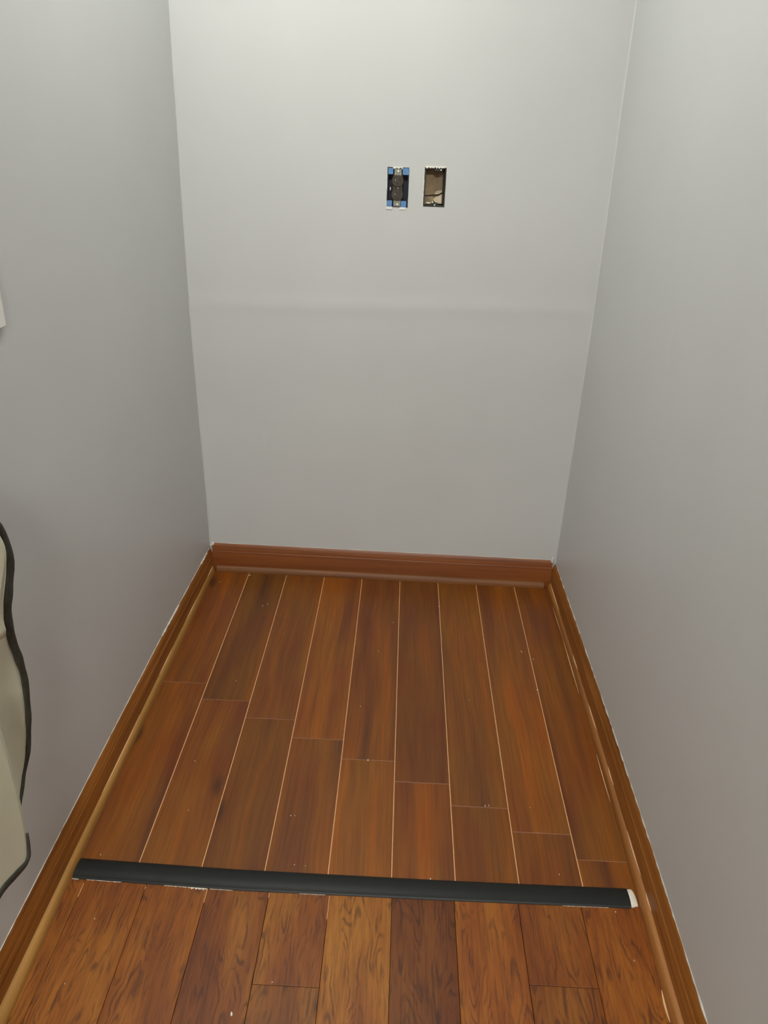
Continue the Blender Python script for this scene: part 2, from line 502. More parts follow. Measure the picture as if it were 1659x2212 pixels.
T = 0.0105
def base_profile(h):
    return [(-0.004, 0.0), (T, 0.0), (T, h - 0.0270), (T - 0.0005, h - 0.0258), (T - 0.0014, h - 0.0250),
            (T - 0.0024, h - 0.0195), (T - 0.0048, h - 0.0105), (T - 0.0072, h - 0.0040), (T - 0.0096, h - 0.0002), (-0.004, h)]
def side_station(y, prof, side):
    xw = xleft(y, 0.05) if side < 0 else xright(y, 0.05)
    return [(xw - side * t, y, z) for t, z in prof]
yst = [-2.59, -2.3, -2.0, -1.6, -1.35, -1.2, -1.0, -0.8, -0.6, -0.4, -0.2, -0.05]
hL = lambda y: interp([(-1.0, 0.091), (-0.5, 0.089), (0.0, 0.082)], y)
hR = lambda y: interp([(-1.0, 0.091), (-0.3, 0.090), (0.0, 0.087)], y)
bl = sweep_obj('baseboard_left', [side_station(y, base_profile(hL(y)), -1) for y in yst + [0.0235]], BASE_L, 'stained wooden baseboard below the hanging cloth', 'baseboard')
br = sweep_obj('baseboard_right', [side_station(y, base_profile(hR(y)), 1) for y in yst + [0.0095]], BASE_R, 'honey-brown wooden baseboard along the bare side wall', 'baseboard')
hB = 0.0975
xb = frange(-0.1240, 1.0085, 8)
bb = sweep_obj('baseboard_back', [[(x, yback(x) - t, z) for t, z in base_profile(hB)] for x in xb], BASE_B, 'reddish-brown wooden baseboard below the electrical boxes', 'baseboard')

def shoe_profile(w, h):
    pts = [(-0.0005, 0.0), (w, 0.0), (w, 0.003)]
    for k in range(1, 7):
        a = math.pi / 2 * k / 6
        pts.append((w * math.cos(a) * 0.97 if k < 6 else 0.0012, 0.003 + (h - 0.003) * math.sin(a)))
    pts.append((-0.0005, h))
    return pts
SL = [(-3.2, -0.113), (-1.476, -0.1135), (-1.208, -0.1190), (-1.06, -0.1200), (-0.385, -0.1178), (0.03, -0.1165)]
SR = [(-3.2, 0.982), (-1.418, 0.9840), (-1.09, 0.9932), (-0.993, 0.9946), (-0.29, 1.0010), (0.015, 0.9962)]
def shoe_station(y, side, pts, h=0.0200):
    xc = interp(pts, y)
    xw = (xleft(y, 0.05) + T) if side < 0 else (xright(y, 0.05) - T)
    w = abs(xw - xc) - 0.0003
    return [((xw + t) if side < 0 else (xw - t), y, z) for t, z in shoe_profile(w, h)]
shl = sweep_obj('trim_1', [shoe_station(y, -1, SL) for y in yst + [0.0085]], SHOE_L, 'golden tan shoe moulding at the foot of the baseboard below the cloth', 'shoe moulding', 50)
shr = sweep_obj('trim_2', [shoe_station(y, 1, SR) for y in yst + [-0.006]], SHOE_R, 'honey-brown shoe moulding along the bare side wall', 'shoe moulding', 50)
shb = sweep_obj('trim_3', [[(x, yback(x) - T - t, z) for t, z in shoe_profile(0.0118, 0.019)] for x in frange(-0.110, 0.987, 8)], SHOE_B, 'reddish-brown shoe moulding below the electrical boxes', 'shoe moulding', 50)

# irregular caulk beads between wall and baseboard tops
def caulk_run(parent, pt, u0, u1, n, wmin, wmax, out, seed, mat=None):
    rnd = random.Random(seed); bm = bmesh.new(); rings = []
    for k in range(n + 1):
        u = u0 + (u1 - u0) * k / n
        p = pt(u); w = rnd.uniform(wmin, wmax); hh = w * rnd.uniform(0.7, 1.2)
        ox, oy = out
        rings.append([(p[0] - ox * 0.001, p[1] - oy * 0.001, p[2] - 0.0015), (p[0] + ox * w * 0.8, p[1] + oy * w * 0.8, p[2] - 0.0005),
                      (p[0] + ox * w * 0.5, p[1] + oy * w * 0.5, p[2] + hh * 0.5), (p[0] - ox * 0.001, p[1] - oy * 0.001, p[2] + hh)])
    loft(bm, rings)
    return obj_bm('caulk_bead', bm, mat or CAULK, parent)
caulk_run(bl, lambda y: (xleft(y, 0.09), y, hL(y)), -1.9, 0.02, 120, 0.0006, 0.0018, (1, 0), 3)
caulk_run(bl, lambda y: (xleft(y, 0.09), y, hL(y)), -0.50, -0.34, 22, 0.002, 0.0045, (1, 0), 4)
caulk_run(bl, lambda y: (xleft(y, 0.09), y, hL(y)), -0.09, -0.015, 10, 0.002, 0.005, (1, 0), 5)
caulk_run(br, lambda y: (xright(y, 0.09), y, hR(y)), -1.9, 0.0, 160, 0.0004, 0.0030, (-1, 0), 6, CAULK_GREY)
caulk_run(bb, lambda x: (x, yback(x), hB), -0.118, 1.0, 60, 0.0003, 0.0012, (0, -1), 8)

# pale raw lines where the shoe mouldings stand off
def raw_line(parent, side, pts, y0, y1, z=0.0202, w=0.0021, mat=None):
    bm = bmesh.new(); rings = []
    for k in range(9):
        y = y0 + (y1 - y0) * k / 8
        ww = w * math.sin(math.pi * min(max((k + 0.4) / 8.8, 0), 1)) + 0.0002
        xw = (xleft(y, 0.05) + T) if side < 0 else (xright(y, 0.05) - T)
        s = -side
        rings.append([(xw + s * 0.0001, y, z - 0.001), (xw + s * ww, y, z - 0.001), (xw + s * ww, y, z + 0.0004), (xw + s * 0.0001, y, z + 0.0005)])
    loft(bm, rings); return obj_bm('raw_edge', bm, mat or RAW, parent)
for a, b_ in ((-0.06, 0.012), (-0.32, -0.20), (-0.58, -0.46), (-1.0, -0.74)):
    raw_line(shl, -1, SL, a, b_)
for a, b_ in ((-0.17, 0.0), (-0.47, -0.40), (-0.72, -0.62), (-0.90, -0.84), (-1.14, -1.03), (-1.22, -1.18)):
    raw_line(shr, 1, SR, a, b_)
# pale gap between the shoe moulding and the floor beside the bare wall
def floor_gap(y0, y1, w):
    bm = bmesh.new(); rings = []
    for k in range(9):
        y = y0 + (y1 - y0) * k / 8
        x = interp(SR, y); ww = w * math.sin(math.pi * (k + 0.3) / 8.6)
        rings.append([(x + 0.0005, y, 0.0), (x - ww, y, 0.0), (x - ww, y, 0.0005), (x + 0.0005, y, 0.0008)])
    loft(bm, rings); obj_bm('raw_edge', bm, RAW, shr)
floor_gap(-0.55, -0.22, 0.0016); floor_gap(-0.93, -0.78, 0.0012); floor_gap(-1.415, -1.36, 0.003)
floor_gap(-0.30, -0.12, 0.001)

# corner blobs of caulk
def blob(name, loc, r, mat, parent, seed, squash=(1, 1, 1)):
    rnd = random.Random(seed); bm = bmesh.new()
    bmesh.ops.create_icosphere(bm, subdivisions=2, radius=1.0)
    for v in bm.verts:
        f = rnd.uniform(0.8, 1.15)
        v.co = Vector((v.co.x * r * squash[0] * f + loc[0], v.co.y * r * squash[1] * f + loc[1], v.co.z * r * squash[2] * f + loc[2]))
    return obj_bm(name, bm, mat, parent, smooth=True)
blob('corner_filler', (-0.1225, yback(-0.12) - 0.002, 0.094), 0.0045, CAULK, bb, 1, (1, 0.7, 1.6))
blob('corner_filler', (-0.129, yback(-0.12) - 0.003, 0.088), 0.003, CAULK, bb, 2, (1, 1, 1.6))
blob('corner_filler', (1.0075, yback(1.0) - 0.002, 0.094), 0.006, WALL, bb, 3, (0.9, 0.6, 2.4))
blob('corner_filler', (1.0035, yback(1.0) - 0.006, 0.074), 0.0028, CAULK, bb, 4, (0.7, 0.8, 3.0))

# ------------------------------------------------------------------ black threshold strip
strip = empty('threshold_strip', (0.43, -1.18, 0))
tag(strip, 'black rubber threshold strip across the wood floor between two plank patterns', 'threshold')
bm = bmesh.new(); rings = []
backl = [(-0.119, -1.1525), (0.188, -1.1600), (0.6, -1.1610), (0.975, -1.1580)]
frontl = [(-0.119, -1.1985), (0.197, -1.2065), (0.6, -1.2050), (0.975, -1.2010)]
for k in range(25):
    x = -0.1175 + (0.974 + 0.1175) * k / 24
    yb_, yf = interp(backl, x), interp(frontl, x)
    r_ = [(x, yb_, 0.0002)]
    for s, z in ((0.0, 0.0025), (0.06, 0.0042), (0.25, 0.0062), (0.5, 0.0070), (0.72, 0.0064), (0.9, 0.0042), (0.98, 0.0020), (1.0, 0.0002)):
        r_.append((x, yb_ + (yf - yb_) * s, z))
    rings.append([(a - 0.43, b_ + 1.18, c) for a, b_, c in r_])
loft(bm, rings)
so = obj_bm('rubber_cover', bm, RUBBER, strip, smooth=True)
so.data.set_sharp_from_angle(angle=math.radians(50))
# white filler plug closing the end of the strip
bm = bmesh.new(); rings = []
for k in range(6):
    x = 0.9735 + 0.0145 * k / 5
    f = [1.0, 0.96, 0.93, 0.88, 0.78, 0.55][k]; sh = [0, 0.001, .001, 0.002, 0.001, -.004][k]
    yb_, yf = -1.1590 + 0.001 * k, -1.2005 - 0.0006 * k
    ym, hw = (yb_ + yf) / 2 + sh, (yb_ - yf) / 2 * f
    rings.append([(x - 0.43, ym + hw * math.cos(a) + 1.18, 0.0062 * f * max(math.sin(a), 0.02) + 0.0002) for a in [math.pi * q / 8 for q in range(9)]])
loft(bm, rings)
pl = obj_bm('end_filler', bm, CAULK, strip, smooth=True); pl['label'] = 'white filler plug'
# chalky plaster dust caught along the strip's edge
for (x0, x1, wd) in ((-0.118, -0.105, 0.002), (-0.09, -0.02, 0.0011), (0.065, 0.115, 0.0016), (0.115, 0.15, 0.0045), (0.155, 0.20, 0.0011), (0.33, 0.38, 0.0008), (0.84, 0.93, 0.0009)):
    rnd = random.Random(int(x0 * 1000)); bm = bmesh.new(); rings = []
    for k in range(41):
        x = x0 + (x1 - x0) * k / 40; yf = interp(frontl, x)
        w_ = wd * max(0.08, rnd.uniform(-0.6, 1.0))
        rings.append([(x - .43, yf + 0.0008 + 1.18, 0.0001), (x - .43, yf - w_ + 1.18, 0.0001), (x - .43, yf - w_ * 0.6 + 1.18, 0.0005), (x - .43, yf + 0.0008 + 1.18, 0.0006)])
    loft(bm, rings); obj_bm('plaster_residue', bm, CAULK, strip)
# short pale filler lines on the near planks right at the strip
for x, l in ((-0.0915, 0.03), (0.1505, 0.028), (0.0300, 0.006), (0.2715, 0.010), (0.3885, 0.05)):
    filler((x - 0.0005, x + 0.0005, -1.207 - l, -1.207, -0.006, 0.0001), FILLER)

# ------------------------------------------------------------------ blue electrical box and receptacle
cx1, cz1 = 0.45075, 1.2140
yw1 = yback(cx1)
eb = empty('electrical_box', (cx1, yw1, cz1 - 0.05))
tag(eb, 'blue plastic electrical box holding a brown receptacle in the end wall', 'electrical box')
W2, H1 = 0.0285, 0.0990
bm = bmesh.new()
wt = 0.0018; z0, z1 = 0.0008, 0.0992
box(bm, -W2, -W2 + wt, 0.0005, 0.055, z0, z1)
box(bm, W2 - wt, W2, 0.0005, 0.055, z0, z1)
box(bm, -W2 + wt, W2 - wt, 0.0005, 0.055, z0, z0 + wt)
box(bm, -W2 + wt, W2 - wt, 0.0005, 0.055, z1 - wt, z1)
box(bm, -W2 + wt, W2 - wt, 0.053, 0.055, z0 + wt, z1 - wt)
obj_bm('box_body', bm, BLUE, eb)
for (x0, x1, a, b_) in ((-0.0270, -0.0135, 0.0820, 0.0975), (0.0115, 0.0285, 0.0815, 0.0985), (-0.0285, -0.0140, 0.0010, 0.0165), (0.0097, 0.0245, 0.0005, 0.0165)):
    o = box_obj('corner_tab', (x0, x1, -0.0012, 0.012, a, b_), BLUE_TAB, eb, bevel=0.0008)
    o['label'] = 'light blue mounting tab'
for (x0, x1, a, b_) in ((-0.0300, -0.0130, -0.0058, 0.0012), (0.0065, 0.0240, -0.0055, 0.0008)):
    o = box_obj('painted_ear', (x0, x1, -0.0016, 0.0002, a, b_), WHITE, eb, bevel=0.0006)

rc = empty('duplex_receptacle', (cx1 - 0.0008, yw1, cz1 - 0.05))
tag(rc, 'dark brown duplex receptacle with two sockets in a blue box', 'receptacle')
box_obj('yoke', (-0.0100, 0.0100, 0.0005, 0.0020, 0.0800, 0.0965), STEEL, rc, bevel=0.0005)
box_obj('yoke', (-0.0100, 0.0100, 0.0005, 0.0020, 0.0025, 0.0200), STEEL, rc, bevel=0.0005)
box_obj('body', (-0.0140, 0.0140, 0.0020, 0.0300, 0.0172, 0.0812), BROWN, rc, bevel=0.002, seg=2)
def socket(zc):
    bm = bmesh.new()
    ring0, ring1, ring2 = [], [], []
    for k in range(32):
        a = 2 * math.pi * k / 32
        x = 0.0158 * math.cos(a); z = max(-0.0142, min(0.0142, 0.0160 * math.sin(a)))
        ring0.append((x, 0.0030, zc + z)); ring1.append((x, -0.0018, zc + z)); ring2.append((x * 0.91, -0.0030, zc + z * 0.91))
    loft(bm, [ring0, ring1, ring2])
    s = obj_bm('socket_face', bm, BROWN, rc)
    box_obj('slot', (-0.0070, -0.0050, -0.0032, -0.0028, zc - 0.001, zc + 0.008), BLACK, s)
    box_obj('slot', (0.0050, 0.0070, -0.0032, -0.0028, zc + 0.0, zc + 0.007), BLACK, s)
    bm = bmesh.new()
    bmesh.ops.create_cone(bm, segments=14, radius1=0.0026, radius2=0.0026, depth=0.0006, cap_ends=True)
    bmesh.ops.rotate(bm, verts=bm.verts, matrix=Matrix.Rotation(math.pi / 2, 3, 'X'))
    bmesh.ops.translate(bm, verts=bm.verts, vec=(0, -0.0030, zc - 0.0075))
    obj_bm('ground_hole', bm, BLACK, s)
    box_obj('contact', (-0.0064, -0.0056, -0.0034, -0.0030, zc + 0.000, zc + 0.004), BRIGHT, s)
socket(0.0665); socket(0.0315)
for zc in (0.0490, 0.0905, 0.0080):
    bm = bmesh.new()
    bmesh.ops.create_cone(bm, segments=14, radius1=0.0030, radius2=0.0022, depth=0.0016, cap_ends=True)
    bmesh.ops.rotate(bm, verts=bm.verts, matrix=Matrix.Rotation(math.pi / 2, 3, 'X'))
    bmesh.ops.translate(bm, verts=bm.verts, vec=(0.001, 0.0004 if zc != 0.0490 else 0.0012, zc))
    obj_bm('screw', bm, STEEL if zc == 0.0490 else BRIGHT, rc)
box_obj('terminal', (-0.0205, -0.0185, 0.004, 0.008, 0.043, 0.050), BRIGHT, rc)

# torn pale plaster lips around both cut-outs (belong to the wall)
def lip(x0, x1, z0_, z1_, seed, parent=wall_back, mat=GYPSUM, n=14, horiz=True):
    rnd = random.Random(seed); bm = bmesh.new(); rings = []
    for k in range(n + 1):
        t = k / n
        if horiz:
            x = x0 + (x1 - x0) * t; za = z0_ + (0 if z0_ > z1_ else 0); d = (z1_ - z0_) * rnd.uniform(0.25, 1.1)
            y = yback(x, z0_)
            rings.append([(x, y - 0.0006, z0_ - (0.001 if z1_ < z0_ else -0.001) * 0), (x, y - 0.0008, z0_ + d), (x, y + 0.0015, z0_ + d), (x, y + 0.0015, z0_)])
        else:
            z = z0_ + (z1_ - z0_) * t; d = (x1 - x0) * rnd.uniform(0.25, 1.1); y = yback(x0, z)
            rings.append([(x0, y - 0.0006, z), (x0 + d, y - 0.0008, z), (x0 + d, y + 0.0015, z), (x0, y + 0.0015, z)])
    loft(bm, rings); return obj_bm('torn_edge', bm, mat, parent)
h = HOLES[0]
lip(0.436, 0.462, h[3] + 0.0015, h[3] - 0.0045, 11)
lip(h[0] - 0.0012, h[0] + 0.0006, h[2], h[3], 12, horiz=False)
lip(h[1] + 0.0012, h[1] - 0.0004, h[2], h[3], 13, horiz=False)
h = HOLES[1]
lip(h[0] + 0.001, h[1] - 0.001, h[3] + 0.001, h[3] - 0.0055, 14, n=26)
lip(h[0] - 0.0015, h[0] + 0.0004, h[2], h[3], 15, horiz=False)
lip(h[1] + 0.0012, h[1] - 0.0006, h[2], h[3], 16, horiz=False)

# ------------------------------------------------------------------ empty dark box
cx2 = (HOLES[1][0] + HOLES[1][1]) / 2
yw2 = yback(cx2)
db = empty('electrical_box', (cx2, yw2, HOLES[1][2]))
tag(db, 'empty dark grey electrical box with torn paper showing inside', 'electrical box')
bm = bmesh.new()
HW, HT = 0.0288, 0.1002
box(bm, -HW, -HW + 0.0030, 0.0010, 0.040, 0.0004, HT)
box(bm, HW - 0.0030, HW, 0.0010, 0.040, 0.0004, HT)
box(bm, -HW + 0.003, HW - 0.003, 0.0010, 0.040, 0.0004, 0.0035)
box(bm, -HW + 0.003, HW - 0.003, 0.0010, 0.040, HT - 0.004, HT)
obj_bm('box_frame', bm, DARKBOX, db)
box_obj('side_lip', (HW - 0.0072, HW - 0.0055, 0.006, 0.040, 0.006, HT - 0.012), DARKBOX, db, bevel=0.0004)
box_obj('screw_boss', (-0.006, 0.010, 0.0016, 0.030, 0.0035, 0.0105), DARKBOX, db, bevel=0.001)
box_obj('screw_boss', (-0.003, 0.012, 0.0016, 0.030, HT - 0.0110, HT - 0.004), DARKBOX, db, bevel=0.001)
for x, z in ((-0.0040, 0.0120), (0.0020, 0.0050), (0.0145, HT - 0.0075)):
    bm = bmesh.new()
    bmesh.ops.create_cone(bm, segments=12, radius1=0.0022, radius2=0.0018, depth=0.003, cap_ends=True)
    bmesh.ops.rotate(bm, verts=bm.verts, matrix=Matrix.Rotation(math.pi / 2, 3, 'X'))
    bmesh.ops.translate(bm, verts=bm.verts, vec=(x, 0.0018, z)); obj_bm('screw', bm, BRIGHT, db)
box_obj('clamp_tab', (-0.0200, -0.0095, 0.003, 0.012, 0.0085, 0.0110), BRIGHT, db, bevel=0.0005)
# brown paper facing at the back of the box, with a ragged tear
def torn_sheet(name, xs_, top, bot, y, mat, parent, yamp=0.002, th=0.0008, ytop=None):
    yt = y if ytop is None else ytop
    bm = bmesh.new(); fr, bk = [], []
    for k, x in enumerate(xs_):
        t, b_ = top[k], bot[k]
        ro = [(x, y + (yt - y) * q / 5 + yamp * math.sin(7.0 * q + k * 0.8), b_ + (t - b_) * q / 5) for q in range(6)]
        fr.append([bm.verts.new(p) for p in ro]); bk.append([bm.verts.new((p[0], p[1] + th, p[2])) for p in ro])
    n = len(xs_)
    for i in range(n - 1):
        for q in range(5):
            bm.faces.new((fr[i][q], fr[i + 1][q], fr[i + 1][q + 1], fr[i][q + 1]))
            bm.faces.new((bk[i][q], bk[i][q + 1], bk[i + 1][q + 1], bk[i + 1][q]))
        bm.faces.new((fr[i][0], bk[i][0], bk[i + 1][0], fr[i + 1][0])); bm.faces.new((fr[i][5], fr[i + 1][5], bk[i + 1][5], bk[i][5]))
    for q in range(5):
        bm.faces.new((fr[0][q], fr[0][q + 1], bk[0][q + 1], bk[0][q])); bm.faces.new((fr[-1][q], bk[-1][q], bk[-1][q + 1], fr[-1][q + 1]))
    return obj_bm(name, bm, mat, parent, smooth=False)
sx = frange(-0.0255, 0.0255, 10)
kp = empty('insulation_paper', (cx2, yw2, HOLES[1][2]))
tag(kp, 'torn brown kraft paper behind the empty dark box', 'paper')
torn_sheet('upper_sheet', sx, [0.098] * 11, [0.0270, 0.0268, 0.0275, 0.0280, 0.0290, 0.0300, 0.0300, 0.0295, 0.0315, 0.0345, 0.0370], 0.0450, KRAFT, kp, 0.0008, ytop=0.072)
torn_sheet('torn_flap', sx[5:], [0.030, 0.0375, 0.0395, 0.0405, 0.041, 0.042], [0.0300, 0.0300, 0.0298, 0.0315, 0.0345, 0.0370], 0.0425, PALEPAPER, kp, 0.0006)
torn_sheet('lower_sheet', sx[5:], [0.0200, 0.0235, 0.0250, 0.0275, 0.0310, 0.0330], [0.0150, 0.0085, 0.0070, 0.0068, 0.0068, 0.0066], 0.0425, PALEPAPER, kp, 0.0008)
torn_sheet('back_sheet', sx, [0.030] * 11, [0.004] * 11, 0.0600, KRAFT, kp, 0.0008)
torn_sheet('left_scrap', sx[:6], [0.0235, 0.024, 0.0245, 0.0245, 0.0235, 0.021], [0.004] * 6, 0.0440, KRAFT, kp, 0.0008)
# closed dark stud space behind the wall
cav = bmesh.new(); box(cav, 0.40, 0.60, 0.125, 0.135, 1.10, 1.33)
obj_bm('stud_backing', cav, DARKBOX, wall_back)

# ------------------------------------------------------------------ white wall plate on the left wall
py0, pz0 = -1.0268, 1.0402
xw = xleft(py0 - 0.035, 1.10)
wp = empty('switch_plate', (xw, py0 - 0.035, pz0))
tag(wp, 'white plastic switch plate on the side wall above the cloth', 'switch plate')
bm = bmesh.new(); box(bm, -0.0002, 0.0055, -0.0350, 0.0350, 0.0, 0.1145, bevel=0.0018, seg=2)
obj_bm('plate', bm, WHITE, wp)
bm = bmesh.new(); box(bm, 0.0050, 0.0150, -0.0045, 0.0045, 0.0540, 0.0660, bevel=0.001)
obj_bm('toggle', bm, WHITE, wp)
for z in (0.027, 0.087):
    bm = bmesh.new()
    bmesh.ops.create_cone(bm, segments=12, radius1=0.0032, radius2=0.0026, depth=0.0012, cap_ends=True)
    bmesh.ops.rotate(bm, verts=bm.verts, matrix=Matrix.Rotation(math.pi / 2, 3, 'Y'))
    bmesh.ops.translate(bm, verts=bm.verts, vec=(0.0058, 0, z)); obj_bm('screw', bm, WHITE, wp)

# ------------------------------------------------------------------ hanging cream cloth with dark binding
YM = -1.47
ha = empty('hanging_apron', (-0.085, YM, 0.28))
tag(ha, 'cream cloth apron with charcoal bound edges hanging by the side wall', 'apron')
AX, AY, AZ = -0.085, YM, 0.28
def resample(pts, n):
    d = [0.0]
    for a, b_ in zip(pts, pts[1:]): d.append(d[-1] + math.dist(a, b_))
    ya = [(s, p[0]) for s, p in zip(d, pts)]; za = [(s, p[1]) for s, p in zip(d, pts)]
    return [(smooth_interp(ya, d[-1] * k / n), smooth_interp(za, d[-1] * k / n)) for k in range(n + 1)]
def panel(name, right, top, bottom, xfun, nu=28, nv=36):
    R_ = resample(right, nv); T_ = resample(top, nu); B_ = resample(bottom, nu)
    th = 0.0014; bm = bmesh.new(); Fv, Bv = [], []
    for i in range(nu + 1):
        f_, b_ = [], []
        for j in range(nv + 1):
            v = j / nv
            y = R_[j][0] + (T_[i][0] - T_[0][0]) * (1 - v) + (B_[i][0] - B_[0][0]) * v
            z = R_[j][1] + (T_[i][1] - T_[0][1]) * (1 - v) + (B_[i][1] - B_[0][1]) * v
            x = xfun(y, z)
            f_.append(bm.verts.new((x - AX, y - AY, z - AZ))); b_.append(bm.verts.new((x - th - AX, y - AY, z - AZ)))
        Fv.append(f_); Bv.append(b_)
    for i in range(nu):
        for j in range(nv):
            bm.faces.new((Fv[i][j], Fv[i + 1][j], Fv[i + 1][j + 1], Fv[i][j + 1])); bm.faces.new((Bv[i][j], Bv[i][j + 1], Bv[i + 1][j + 1], Bv[i + 1][j]))
        for j in (0, nv): bm.faces.new((Fv[i][j], Bv[i][j], Bv[i + 1][j], Fv[i + 1][j]))
    for j in range(nv):
        for i in (0, nu): bm.faces.new((Fv[i][j], Fv[i][j + 1], Bv[i][j + 1], Bv[i][j]))
    return obj_bm(name, bm, CLOTH, ha, smooth=True)
def binding(curve, xfun, width, parent, seed, n=70, rip=1.0, name='binding'):
    """flattened ribbed tape folded over an edge; width is a function of t in 0..1"""
    C_ = resample(curve, n); bm = bmesh.new(); rings = []
    rnd = random.Random(seed); ph = rnd.uniform(0, 6)
    for k, (y, z) in enumerate(C_):
        a, b_ = C_[max(k - 1, 0)], C_[min(k + 1, n)]
        ty, tz = b_[0] - a[0], b_[1] - a[1]; l = math.hypot(ty, tz) or 1
        ny, nz = tz / l, -ty / l
        w = width(k / n) / 2 * (1 + rip * 0.05 * math.sin(k * 1.7 + ph)); t_ = 0.0028 * (1 + rip * 0.35 * math.sin(k * 1.15 + ph))
        x = xfun(y, z)
        rings.append([(x + t_ * math.sin(q) + 0.0012 - AX, y + ny * w * math.cos(q) - AY, z + nz * w * math.cos(q) - AZ) for q in [2 * math.pi * m_ / 10 for m_ in range(10)]])
    loft(bm, rings)
    return obj_bm(name, bm, BINDING, parent, smooth=True)
mir = lambda L_: [(2 * YM - y, z) for y, z in L_]
# back layer: bound edge in a long S curve
sideR = [(-1.42, 0.985), (-1.345, 0.905), (-1.2784, 0.8235), (-1.2521, 0.7889), (-1.2479, 0.7602), (-1.2504, 0.7361), (-1.2688, 0.7097), (-1.2829, 0.6825), (-1.2863, 0.6447), (-1.2808, 0.6082), (-1.2731, 0.5619), (-1.2732, 0.5142), (-1.278, 0.4688), (-1.2852, 0.4321), (-1.2985, 0.4006), (-1.3178, 0.379), (-1.3389, 0.36), (-1.3598, 0.3458)]
xa = lambda y, z: -0.088 + 0.007 * math.sin(23 * (y + 0.35 * z)) + 0.004 * math.sin(41 * y - 9 * z)
pa = panel('back_panel', sideR, [(-1.42, 0.985), (-1.52, 0.985)], [(-1.3598, 0.3458), (-1.47, 0.335), (-1.5802, 0.3458)], xa)
wA = lambda t: interp([(0, 0.009), (0.15, 0.009), (0.26, 0.011), (0.33, 0.018), (0.40, 0.023), (0.48, 0.024), (0.58, 0.021), (0.70, 0.018), (0.80, 0.014), (0.88, 0.010), (1.0, 0.004)], t)
binding(sideR, xa, wA, pa, 1)
binding(mir(sideR), xa, wA, pa, 2)
# front flap, bright cream
flapR = [(-1.43, 0.975), (-1.36, 0.895), (-1.3085, 0.839), (-1.2939, 0.8083), (-1.2866, 0.7865), (-1.2892, 0.7666), (-1.3016, 0.7459), (-1.3202, 0.7198), (-1.3283, 0.6967), (-1.3266, 0.6699), (-1.3300, 0.6651)]
xf = lambda y, z: -0.064 + 0.004 * math.sin(19 * y + 6 * z)
panel('bib_flap', flapR, [(-1.43, 0.975), (-1.51, 0.975)], [(-1.3300, 0.6651), (-1.3379, 0.6666), (-1.3484, 0.6715), (-1.40, 0.688), (-1.54, 0.688), (-1.610, 0.6651)], xf)
# lower front panel with bound hem
lowR = [(-1.3865, 0.5994), (-1.3841, 0.5466), (-1.3785, 0.4701), (-1.3776, 0.3896), (-1.3823, 0.3147), (-1.3901, 0.2904), (-1.4017, 0.2874)]
hem = [(-1.4017, 0.2874), (-1.4283, 0.2967), (-1.4727, 0.3111), (-1.53, 0.303), (-1.5850, 0.2874)]
xl_ = lambda y, z: -0.068 + 0.006 * math.sin(15 * (y + 1.38)) + 0.003 * math.sin(30 * y + 5 * z)
plw = panel('skirt_panel', lowR, [(-1.3865, 0.5994), (-1.600, 0.5994)], hem, xl_)
binding([(-1.3815, 0.330), (-1.3834, 0.3117), (-1.3897, 0.2899), (-1.4019, 0.2868), (-1.4283, 0.2967), (-1.4727, 0.3111), (-1.53, 0.303), (-1.585, 0.2874)], xl_, lambda t: interp([(0, 0.002), (0.08, 0.004), (0.16, 0.008), (0.30, 0.012), (1, 0.014)], t), plw, 3, rip=0.1)
# neck loop up to a hook
bm = bmesh.new(); rings = []
for k in range(25):
    a = math.pi * k / 24
    y = YM + 0.045 * math.cos(a); z = 0.97 + 0.25 * math.sin(a) ** 0.8; x = -0.085 - 0.020 * math.sin(a)
    rings.append([(x + 0.0015 * math.cos(q) - AX, y + 0.008 * math.sin(q) * abs(math.sin(a) * 0.7 + 0.3) - AY, z + 0.004 * math.cos(q) - AZ) for q in [2 * math.pi * m_ / 8 for m_ in range(8)]])
loft(bm, rings); obj_bm('neck_loop', bm, BINDING, ha, smooth=True)
# hook
xh = xleft(YM, 1.21)
hk = empty('wall_hook', (xh, YM, 1.19)); tag(hk, 'small steel hook on the side wall holding the apron loop', 'hook')
box_obj('hook_plate', (-0.0002, 0.003, -0.012, 0.012, -0.02, 0.045), STEEL, hk, bevel=0.001)
bm = bmesh.new(); rings = []
for k in range(13):
    t = k / 12
    x = 0.002 + 0.050 * t; z = 0.012 + (0.028 * max(0, t - 0.7) / 0.3) - 0.006 * math.sin(math.pi * t)
    rings.append([(x, 0.0035 * math.cos(q), z + 0.0035 * math.sin(q)) for q in [2 * math.pi * m_ / 8 for m_ in range(8)]])
loft(bm, rings); obj_bm('hook_arm', bm, STEEL, hk, smooth=True)

